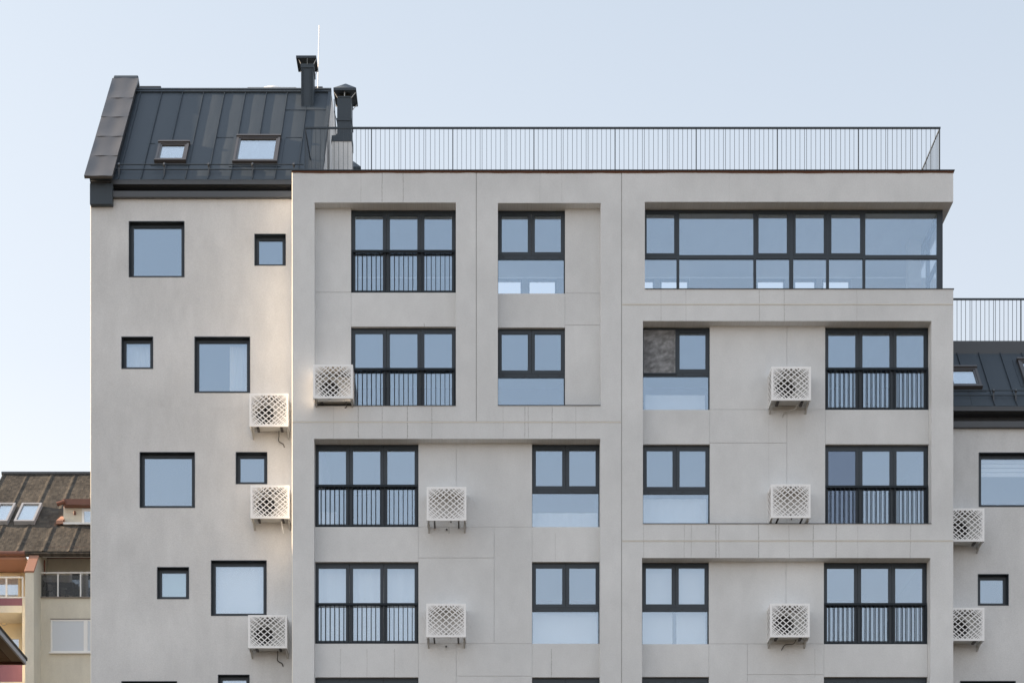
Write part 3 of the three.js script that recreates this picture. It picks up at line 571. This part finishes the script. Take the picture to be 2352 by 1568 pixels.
{
  const r = part('terrace_railing', building), z = -2.45, Y0 = ey(783, z), Yt = ey(687, z);
  const x0 = ex(2165, z), xp = ex(2346, z), w = xp - ex(2346 - 186.5 * 0.945, z);
  mesh('top_rail', bx(x0, RR, Yt - 0.022, Yt + 0.022, z - 0.016, z + 0.016), M.rail, r);
  for (let i = -1; i < 3; i++) {
    const a = xp + i * w; if (a > x0) mesh('post', bx(a - 0.013, a + 0.013, Y0, Yt - 0.023, z - 0.016, z + 0.016), M.rail, r);
    for (const t of bay) { const x = a + t * w; if (x > x0 && x < RR) mesh('baluster', bx(x - 0.0055, x + 0.0055, Y0, Yt - 0.023, z - 0.0055, z + 0.0055), M.rail, r); }
  }
}

// ---------------------------------------------------------------- air conditioners behind lattice covers
const LAT = [182, 340, 468, 568, 648, 718, 778, 828, 878, 930];
function clip(pts, f) { const out = []; for (let i = 0; i < pts.length; i++) { const a = pts[i], b = pts[(i + 1) % pts.length], da = f(a), db = f(b); if (da >= 0) out.push(a); if ((da >= 0) !== (db >= 0)) { const t = da / (da - db); out.push([lerp(a[0], b[0], t), lerp(a[1], b[1], t)]); } } return out; }
function lattice(w, h, border, unit, step) { // sheet with diamond openings that grow towards the middle
  const c = unit, list = [...LAT.map((v) => -v).reverse(), 0, ...LAT].map((v) => v * c), half = 0.0182, k = 0.86, outHoles = [];
  const W = w / 2 - border, H = h / 2 - border;
  for (let i = 0; i < list.length - 1; i++) for (let j = 0; j < list.length - 1; j++) {
    const e = half * Math.hypot(1, 1 / k), u0 = list[i] + e * 0.62, u1 = list[i + 1] - e * 0.62, v0 = list[j] + e * 0.62, v1 = list[j + 1] - e * 0.62;
    if (u1 - u0 < 0.008 || v1 - v0 < 0.008) continue;
    const at = (u, v) => [(u + v) / 2, (u - v) / 2 * k];
    let p = [at(u0, v0), at(u1, v0), at(u1, v1), at(u0, v1)];
    for (const f of [(q) => q[0] + W, (q) => W - q[0], (q) => q[1] + H, (q) => H - q[1]]) p = p.length ? clip(p, f) : p;
    if (p.length < 3) continue;
    let area = 0; p.forEach((q, n) => { const r = p[(n + 1) % p.length]; area += q[0] * r[1] - r[0] * q[1]; });
    if (Math.abs(area) / 2 < 0.00012) continue;
    if (area > 0) p.reverse();
    outHoles.push(p);
  }
  return poly(rect(-w / 2, w / 2, -h / 2, h / 2), outHoles, -step, 0);
}
const ACW = 0.985, ACH = 0.835, ACD = 0.5;
const frontGeo = uvMetres(lattice(ACW, ACH, 0.05, 0.98 / 1005, 0.004)), sideGeo = uvMetres(lattice(ACD - 0.012, ACH, 0.035, 0.98 / 1005, 0.004));
function airConditioner(pos, o) {
  const t = thing('air_conditioner', o.label, 'air conditioner', pos, 'air conditioners behind white lattice covers');
  const add = (name, g, mat, x, y, z, ry = 0, parent = t) => { const m = new THREE.Mesh(g, mat); m.name = name; m.position.set(x, y, z); m.rotation.y = ry; m.castShadow = m.receiveShadow = true; parent.add(m); return m; };
  const D = o.depth ?? ACD;
  add('front_panel', frontGeo, M.white, 0, ACH / 2, D);
  for (const s of [-1, 1]) { const m = add('side_panel', sideGeo, M.white, s * (ACW / 2 - 0.002), ACH / 2, D - 0.006 - (ACD - 0.012) / 2, s * Math.PI / 2); }
  mesh('top_panel', bx(-ACW / 2 + 0.004, ACW / 2 - 0.004, ACH - 0.004, ACH, 0.0, D - 0.005), M.white, t);
  mesh('cover_lip', bx(-ACW / 2, ACW / 2, 0, 0.004, D - 0.03, D - 0.005), M.white, t);
  for (const s of [-1, 1]) mesh('bracket', [bx(s * 0.45 - 0.02, s * 0.45 + 0.02, -0.12, 0.10, 0, 0.006), bx(s * 0.45 - 0.02, s * 0.45 + 0.02, 0.02, 0.05, 0.006, D - 0.03), bar([s * 0.45, -0.1, 0.006], [s * 0.45, 0.02, D * 0.6], 0.036, 0.03)], M.unit, t);
  if (o.unit !== false) {
    const z0 = 0.09, z1 = 0.37, uy = 0.06, uh = 0.60, uw = 0.82;
    const c = mesh('condenser', poly(rect(-uw / 2, uw / 2, uy, uy + uh), [Array.from({ length: 28 }, (_, i) => [-0.12 - 0.245 * Math.cos(i / 28 * 6.2832), uy + uh / 2 + 0.245 * Math.sin(i / 28 * 6.2832)])], z0, z1), M.unit, t);
    mesh('fan_well', new THREE.CylinderGeometry(0.25, 0.25, 0.02, 28).rotateX(Math.PI / 2).translate(-0.12, uy + uh / 2, z0 + 0.05), M.fan, c);
    const blades = []; for (let i = 0; i < 3; i++) blades.push(new THREE.BoxGeometry(0.21, 0.13, 0.008).rotateX(0.5).translate(0.12, 0, 0).rotateZ(i * 2.0944 + 0.4).translate(-0.12, uy + uh / 2, z0 + 0.14));
    mesh('fan', [...blades, new THREE.CylinderGeometry(0.05, 0.05, 0.06, 16).rotateX(Math.PI / 2).translate(-0.12, uy + uh / 2, z0 + 0.15)], M.fan, c);
    const wires = []; for (let i = 1; i < 8; i++) wires.push(new THREE.TorusGeometry(i * 0.033, 0.0028, 4, 28).translate(-0.12, uy + uh / 2, z1 - 0.008)); for (let i = 0; i < 6; i++) { const a = i / 6 * Math.PI; wires.push(bar([-0.12 - 0.24 * Math.cos(a), uy + uh / 2 - 0.24 * Math.sin(a), z1 - 0.004], [-0.12 + 0.24 * Math.cos(a), uy + uh / 2 + 0.24 * Math.sin(a), z1 - 0.004], 0.006)); }
    mesh('fan_guard', wires, M.fan, c);
    mesh('service_cover', rbx(0.17, uw / 2 - 0.01, uy + 0.1, uy + 0.45, z1 - 0.004, z1 + 0.012, 0.004), M.unit, c);
    for (const s of [-1, 1]) mesh('rubber_foot', bx(s * 0.3 - 0.03, s * 0.3 + 0.03, 0.02, uy, 0.12, 0.34), M.fan, t);
  } else {
    for (const s of [-1, 1]) mesh('support_rail', bx(s * 0.3 - 0.02, s * 0.3 + 0.02, 0.0, 0.03, 0.008, D - 0.04), M.fan, t);
    mesh('pipe_end', tube([[0.1, 0.16, 0.0], [0.1, 0.17, 0.08], [0.06, 0.2, 0.14], [0.0, 0.21, 0.12]], 0.014), M.hose, t);
  }
  if (o.hose) mesh('drain_hose', tube(o.hose, 0.013, 30), o.hoseMat || M.hose, t);
  return t;
}
const wx = (u, z) => ex(u, z), AD = WING + ACD, RD = REC + ACD;
const hoseA = [[0.22, 0.02, 0.2], [0.21, -0.06, 0.12], [0.2, -0.17, 0.05], [0.25, -0.21, 0.04], [0.31, -0.24, 0.03], [0.335, -0.31, 0.0]];
airConditioner([ex(617, AD), ey(979, AD), WING], { label: 'lattice-covered air conditioner under the square window with the side-drawn white curtain', hose: hoseA });
airConditioner([ex(619.5, AD), ey(1190, AD), WING], { label: 'lattice-covered air conditioner with a straight white drain pipe under a small square window', hose: [[0.26, 0.03, 0.24], [0.27, -0.06, 0.2], [0.3, -0.24, 0.15]], hoseMat: M.white });
airConditioner([ex(614, AD), ey(1488, AD), WING], { label: 'lattice-covered air conditioner under the square window with a closed white blind', hose: hoseA });
airConditioner([ex(764.5, REC + 0.66), ey(914.5, REC + 0.66), REC], { depth: 0.66, label: 'lattice-covered air conditioner beside a french window, in the recess under the terrace', hose: [[0.3, 0.05, 0.3], [0.3, -0.03, 0.28], [0.12, -0.06, 0.15], [0.02, -0.08, 0.08], [0.0, -0.2, 0.02]] });
airConditioner([ex(1025.5, RD), ey(1195, RD), REC], { unit: false, label: 'empty lattice air conditioner cover between french and casement windows, above an L-shaped panel joint' });
airConditioner([ex(1024.5, RD), ey(1463, RD), REC], { unit: false, label: 'empty lattice air conditioner cover between two windows, its lower joint level with the sills' });
airConditioner([ex(1818, RD), ey(919, RD), REC], { label: 'lattice-covered air conditioner on a vertical panel joint, level with the insect-screened window', hose: [[0.2, 0.02, 0.25], [0.18, -0.05, 0.2], [0.0, -0.08, 0.1], [-0.1, -0.1, 0.05], [-0.13, -0.2, 0.0]], hoseMat: M.unit });
airConditioner([ex(1817, RD), ey(1189, RD), REC], { unit: false, label: 'empty lattice air conditioner cover just above a long window sill' });
airConditioner([ex(1815, RD), ey(1463, RD), REC], { label: 'lattice-covered air conditioner between a blind-covered casement and a french window', hose: [[0.2, 0.02, 0.25], [0.15, -0.05, 0.15], [-0.05, -0.06, 0.08], [-0.12, -0.16, 0.0]] });
airConditioner([ex(2217.5, AD), ey(1243, AD), WING], { label: 'lattice-covered air conditioner half behind the block, under the window with a striped blind', hose: [[-0.3, 0.02, 0.2], [-0.3, -0.1, 0.1], [-0.36, -0.18, 0.0]] });
airConditioner([ex(2217.5, AD), ey(1471, AD), WING], { label: 'lattice-covered air conditioner half behind the block, under a small unblinded square window', hose: [[-0.3, 0.02, 0.2], [-0.32, -0.08, 0.1], [-0.38, -0.14, 0.0]] });

// small drain spouts below the two empty covers
for (const [u, v] of [[1026, 1216], [1025, 1484]]) { const s = mesh('drain_spout', [rod([0, 0, 0], [0, -0.035, 0.09], 0.016, 10), new THREE.TorusGeometry(0.018, 0.006, 6, 12).translate(0, -0.036, 0.09)], M.dark, building); s.position.set(ex(u, REC), ey(v, REC), REC); }

// ---------------------------------------------------------------- neighbour with the shingled roof, behind on the left
{
  const z = -28, X = (u) => ex(u, z), Y = (v) => ey(v, z);
  const b = thing('neighbour_house', 'older cream house with dark shingled roof, dormer, balconies and purple bands', 'building', [0, 0, 0]);
  const xR = X(300), xl = X(50), xL = X(-260), yE = Y(1274), run = 5.2;
  // roof plane at 45 degrees
  const roof = part('roof', b); roof.position.set(0, yE, z + 0.4); roof.rotation.x = -Math.PI / 4;
  const xG = ex(6, z - run), L = (run + 0.4) * Math.SQRT2, deck = new THREE.PlaneGeometry(xR - xG, L, 110, 40).translate((xR + xG) / 2, L / 2, 0), p = deck.attributes.position;
  for (let i = 0; i < p.count; i++) p.setZ(i, 0.05 * (fbm(p.getX(i) * 0.9 + 40, p.getY(i) * 0.12, 999, 2) - 0.5) + (((p.getX(i) * 0.93) % 1 + 1) % 1 < 0.1 ? 0.022 : 0));
  deck.computeVertexNormals();
  mesh('shingle_field', deck, M.asphaltTile, roof);
  mesh('roof_deck', bx(xG, xR, -0.1, L, -0.2, -0.04), M.asphaltTile, roof);
  mesh('ridge_cap', rod([xG - 0.05, L, 0.02], [xR, L, 0.02], 0.09, 10), M.gutter, roof);
  // roof windows
  const rl = (v) => { const h = (YH - v) / (K * DIST), yy = yE - EYE, dd = DIST - z - 0.4, r = (h * dd - yy) / (1 - h); return r * Math.SQRT2; };
  const rx = (u, v) => ex(u, z + 0.4 - rl(v) / Math.SQRT2);
  for (const [u0, u1] of [[-10, 29], [43.5, 90]]) {
    const g = part('roof_window', b); g.position.copy(roof.position); g.rotation.copy(roof.rotation);
    const x0 = rx(u0 - 2, 1184), x1 = rx(u1 - 2, 1184), s0 = rl(1205), s1 = rl(1163);
    mesh('frame', [...frameRing(x0, x1, s0, s1, 0.09, 0.09, 0.09, 0.12, 0, 0.17)], M.greyClad, g);
    mesh('pane', bx(x0 + 0.09, x1 - 0.09, s0 + 0.12, s1 - 0.09, 0.10, 0.115), M.skylightGlass, g);
    mesh('blind', bx(x0 + 0.09, x1 - 0.09, s0 + 0.12, s1 - 0.09, 0.03, 0.04), M.blind, g);
  }
  { // dormer
    const g = part('dormer', b), s = rl(1204) / Math.SQRT2, zf = z + 0.4 - s, DX = (u) => ex(u, zf), DY = (v) => ey(v, zf);
    mesh('wall', bx(DX(143), xR, DY(1206), DY(1160), zf - 2.2, zf - 0.12), M.beige, g);
    mesh('cheek', poly([[0.2, DY(1207)], [0.2, DY(1199)], [-1.2, DY(1152)], [-2.6, DY(1150)], [-1.6, DY(1207)]], [], 0, 0.28).rotateY(-Math.PI / 2).translate(DX(146), 0, zf), M.terracotta, g);
    mesh('roof_edge', bx(DX(147), xR, DY(1164), DY(1151), zf - 1.6, zf + 0.25), M.brownMetal, g);
    mesh('gutter', rod([DX(134), DY(1164), zf + 0.28], [DX(152), DY(1158), zf + 0.28], 0.09), M.brownMetal, g);
    mesh('sill', bx(DX(139), xR, DY(1207), DY(1202.5), zf - 0.12, zf + 0.16), M.pvc, g);
    mesh('window_frame', frameRing(DX(186), DX(240), DY(1202), DY(1166), 0.1, 0.1, 0.1, 0.08, zf - 0.12, zf - 0.08), M.pvc, g);
    mesh('pane', bx(DX(190), DX(236), DY(1200), DY(1170), zf - 0.11, zf - 0.095), M.glass, g);
    mesh('wall_lamp', rbx(DX(167.5), DX(172), DY(1180), DY(1172), zf - 0.12, zf - 0.02, 0.02), M.brownMetal, g);
  }
  // walls
  mesh('wall', [bx(X(50), xR, 0, Y(1372), z - 6, z)], M.beige, b);
  mesh('wall', bx(xL, X(50), 0, Y(1523), z - 6, z - 1.6), M.beige, b);
  // right loggia
  mesh('loggia_wall', [bx(X(75), xR, Y(1372), yE + 0.5, z - 6, z - 1.0)], M.beige, b);
  const yp = ey(1314, z + 1.1), pw = 0.36, rise = 1.95 * Math.sin(0.873), back = 1.95 * Math.cos(0.873);
  mesh('party_wall', poly([[0, 0], [4, 0], [4, yp + rise], [back, yp + rise], [0, yp]], [], 0, pw).rotateY(Math.PI / 2).translate(ex(56.5, z + 1.1), 0, z + 1.1), M.beige, b);
  for (const k of [0, 1]) { const m = mesh('cap_slab', rbx(-0.02, pw + 0.02, k * 0.985 - 0.02, k * 0.985 + 0.95, 0.001, 0.07, 0.012), M.terracotta, b); m.position.set(ex(56.5, z + 1.1), yp, z + 1.1); m.rotation.x = -(Math.PI / 2 - 0.873); }
  mesh('soffit', bx(X(75), xR, yE + 0.22, yE + 0.3, z - 1.0, z + 0.1), M.brownMetal, b);
  mesh('awning_rail', rod([X(100), Y(1281.5), z + 0.2], [xR, Y(1281), z + 0.2], 0.05, 8), M.pvc, b);
  mesh('downpipe', rod([X(97), Y(1280), z - 0.3], [X(97), Y(1316), z - 0.3], 0.035, 8), M.brownMetal, b);
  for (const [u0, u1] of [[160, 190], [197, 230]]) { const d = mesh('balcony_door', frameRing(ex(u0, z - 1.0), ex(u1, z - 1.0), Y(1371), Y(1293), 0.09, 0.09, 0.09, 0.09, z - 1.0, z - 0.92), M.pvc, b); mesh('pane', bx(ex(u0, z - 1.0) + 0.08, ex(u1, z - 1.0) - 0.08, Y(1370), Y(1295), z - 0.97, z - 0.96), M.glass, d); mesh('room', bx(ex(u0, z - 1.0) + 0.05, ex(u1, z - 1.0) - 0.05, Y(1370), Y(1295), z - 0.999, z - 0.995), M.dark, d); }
  { // smoked glass railing
    const r = part('balcony_railing', b);
    mesh('top_rail', rbx(X(76), xR, Y(1316), Y(1313), z - 0.1, z - 0.02, 0.02), M.pvc, r);
    mesh('foot_slab', bx(X(74), xR, Y(1373.5), Y(1371), z - 0.2, z + 0.06), M.stone, r);
    for (const u of [81, 131.5, 183.5, 236]) mesh('post', rbx(X(u) - 0.03, X(u) + 0.03, Y(1371), Y(1316), z - 0.09, z - 0.03, 0.012), M.pvc, r);
    for (const [a, c] of [[82, 130.5], [132.5, 182.5], [184.5, 235]]) mesh('glass_panel', bx(X(a) + 0.01, X(c) - 0.01, Y(1368), Y(1319), z - 0.065, z - 0.055), M.smoked, r);
  }
  { // window of the lower floor
    const w = mesh('window', [...frameRing(X(115.5), X(260), Y(1498), Y(1423), 0.07, 0.07, 0.06, 0.06, z - 0.08, z + 0.02), bx(X(191.5), X(200.5), Y(1497), Y(1424), z - 0.08, z + 0.021)], M.pvc, b);
    mesh('pane', bx(X(117), X(192), Y(1496), Y(1425), z - 0.0, z + 0.006), M.milky ??= P([0.56, 0.60, 0.64], { roughness: 0.25 }), w);
    mesh('pane', bx(X(200), X(258), Y(1496), Y(1425), z - 0.0, z + 0.006), M.milky, w);
    mesh('sill', bx(X(113), X(262), Y(1502), Y(1498.5), z + 0.001, z + 0.12), M.pvc, w);
    mesh('lintel', bx(X(115), X(262), Y(1422.5), Y(1421), z + 0.001, z + 0.04), M.stone, w);
  }
  // left loggias
  const xa = xL, xb2 = X(50) - 0.004;
  mesh('eaves_gutter', rod([xa, Y(1279), z + 0.35], [X(62), Y(1279), z + 0.35], 0.11, 10), M.brownMetal, b);
  mesh('eaves_board', bx(xa, X(60), Y(1290), Y(1281), z - 1.2, z + 0.3), M.terracotta, b);
  mesh('loggia_wall', bx(xa, X(58), Y(1375), Y(1272), z - 1.6, z - 1.2), M.cream, b);
  { const w = mesh('window', [...frameRing(xa + 3, ex(47, z - 1.2), Y(1372), Y(1294), 0.1, 0.1, 0.1, 0.1, z - 1.2, z - 1.12)], M.cream, b); mesh('pane', bx(xa + 3.1, ex(46, z - 1.2), Y(1371), Y(1296), z - 1.16, z - 1.15), M.glass, w); mesh('curtain', cloth('c', xa + 3.1, ex(46, z - 1.2), Y(1371), Y(1296), z - 1.185, M.blind, undefined, 60).geometry, M.blind, w); }
  mesh('balcony_slab', bx(xa, xb2, Y(1407), Y(1391), z - 1.6, z + 0.02), M.beige, b);
  mesh('parapet_band', bx(xa, xb2, Y(1391) + 0.002, Y(1374), z - 0.16, z - 0.01), M.purple, b);
  mesh('balcony_slab', bx(xa, xb2, Y(1600), Y(1566), z - 1.6, z + 0.02), M.beige, b);
  mesh('parapet_band', bx(xa, xb2, Y(1566) + 0.002, Y(1523), z - 0.16, z - 0.01), M.purple, b);
  mesh('loggia_wall', bx(xa, xb2, Y(1523), Y(1407), z - 1.6, z - 1.3), M.cream, b);
  { const w = mesh('window', [...frameRing(xa + 3, ex(49, z - 1.3), Y(1523), Y(1439), 0.1, 0.1, 0.1, 0.1, z - 1.3, z - 1.2), bx(X(27), X(33), Y(1522), Y(1440), z - 1.28, z - 1.21)], M.cream, b); mesh('pane', bx(xa + 3.1, ex(48, z - 1.3), Y(1521), Y(1441), z - 1.25, z - 1.24), M.glass, w); }
  { const l = part('ceiling_lamp', b); mesh('shade', new THREE.SphereGeometry(0.13, 16, 10).scale(1, 1, 0.5).translate(ex(8, z - 1.3), ey(1429, z - 1.3), z - 1.3), M.cream, l); mesh('rim', new THREE.TorusGeometry(0.13, 0.02, 8, 20).translate(ex(8, z - 1.3), ey(1429, z - 1.3), z - 1.29), M.galv, l); }
  { const r = part('balcony_railing', b);
    mesh('top_rail', rbx(xa, X(52), Y(1326), Y(1322.5), z - 0.12, z - 0.04, 0.02), M.pvc, r);
    mesh('bottom_rail', rbx(xa, X(58), Y(1373), Y(1369.5), z - 0.13, z - 0.03, 0.02), M.pvc, r);
    for (const u of [-40, 12.5, 50]) mesh('post', rbx(X(u) - 0.035, X(u) + 0.035, Y(1369.5), Y(1326), z - 0.11, z - 0.05, 0.012), M.pvc, r); }
}
// things kept on the neighbour's right-hand balcony
{
  const z = -28.5, X = (u) => ex(u, z), fl = ey(1372, -28), u = thing('outdoor_unit', 'small white air conditioner on the smoked-glass balcony', 'air conditioner', [X(97), fl + 0.42, z]);
  mesh('casing', rbx(-0.4, 0.4, 0, 0.55, -0.15, 0.15, 0.02), M.pvc, u); mesh('grille', new THREE.TorusGeometry(0.2, 0.025, 6, 20).translate(-0.1, 0.28, 0.15), M.fan, u); mesh('shelf', bx(-0.45, 0.45, -0.42, -0.001, -0.2, 0.1), M.pvc, u);
  const t = thing('garden_table', 'dark garden table behind the smoked balcony glass', 'table', [X(140), fl, z]);
  mesh('tabletop', rbx(-0.6, 0.6, 0.68, 0.72, -0.28, 0.28, 0.01), M.frame, t); for (const [a, c] of [[-1, -1], [1, -1], [-1, 1], [1, 1]]) mesh('leg', bx(a * 0.55 - 0.025, a * 0.55 + 0.025, 0, 0.68, c * 0.24 - 0.025, c * 0.24 + 0.025), M.frame, t);
  for (const [v, lb] of [[122, 'dark garden chair left of the balcony table'], [162, 'dark garden chair right of the balcony table']]) { const c = thing('garden_chair', lb, 'chair', [X(v), fl, z - 0.1], 'chairs on the smoked-glass balcony'); mesh('seat', rbx(-0.24, 0.24, 0.4, 0.45, -0.24, 0.24, 0.01), M.frame, c); mesh('backrest', rbx(-0.24, 0.24, 0.45, 0.86, -0.24, -0.2, 0.01), M.frame, c); for (const [a, d] of [[-1, -1], [1, -1], [-1, 1], [1, 1]]) mesh('leg', bx(a * 0.2 - 0.02, a * 0.2 + 0.02, 0, 0.4, d * 0.2 - 0.02, d * 0.2 + 0.02), M.frame, c); }
}
// ---------------------------------------------------------------- old house nearer the street: only the corner of its roof shows
{
  const h = thing('old_house', 'dark timber eaves corner of an old stone house', 'house', [0, 0, 0]), zc = 20, xe = ex(54.5, zc), he = ey(1520.5, zc), xw = -16, zn = 37;
  mesh('wall', bx(xw, xe - 0.42, 0, he - 0.001, zc + 0.42, zn), M.stone, h);
  for (let k = 0, x = xe - 0.005; x > xw && k < 60; k++, x -= 0.165) mesh('soffit_board', bx(x - 0.155, x, he + 0.004 * rnd(), he + 0.03, zc + 0.01, zn), k % 3 ? M.timber : (M.timberPale ??= P([0.24, 0.19, 0.14])), h);
  mesh('roof', poly([[xe + 0.03, he + 0.031], [xe + 0.03, he + 0.07], [(xw + xe) / 2, he + 3], [xw - 0.3, he + 0.07], [xw - 0.3, he + 0.031]], [], zc - 0.05, zn), M.asphaltTile, h);
  mesh('fascia', bx(xe, xe + 0.025, he - 0.03, he + 0.03, zc, zn), M.greyClad, h);
  mesh('fascia', bx(xw, xe, he - 0.03, he + 0.03, zc - 0.02, zc + 0.005), M.brownMetal, h);
}
// ---------------------------------------------------------------- tower block out of frame to the left: it keeps the lower storeys out of the evening sun
{
  const t = thing('tower_block', 'plain rendered tower block standing across the side street', 'building', [-46, 0, -2.5]);
  const h = ey(1330, -0.5) + (46 - 4 + XL) * Math.tan(SUN_EL);
  mesh('wall', bx(-5, 5, 0, h, -7, 7), M.wing, t); mesh('roof_edge', bx(-5.1, 5.1, h + 0.001, h + 0.25, -7.1, 7.1), M.gutter, t);
}
renderer.render(scene, camera);
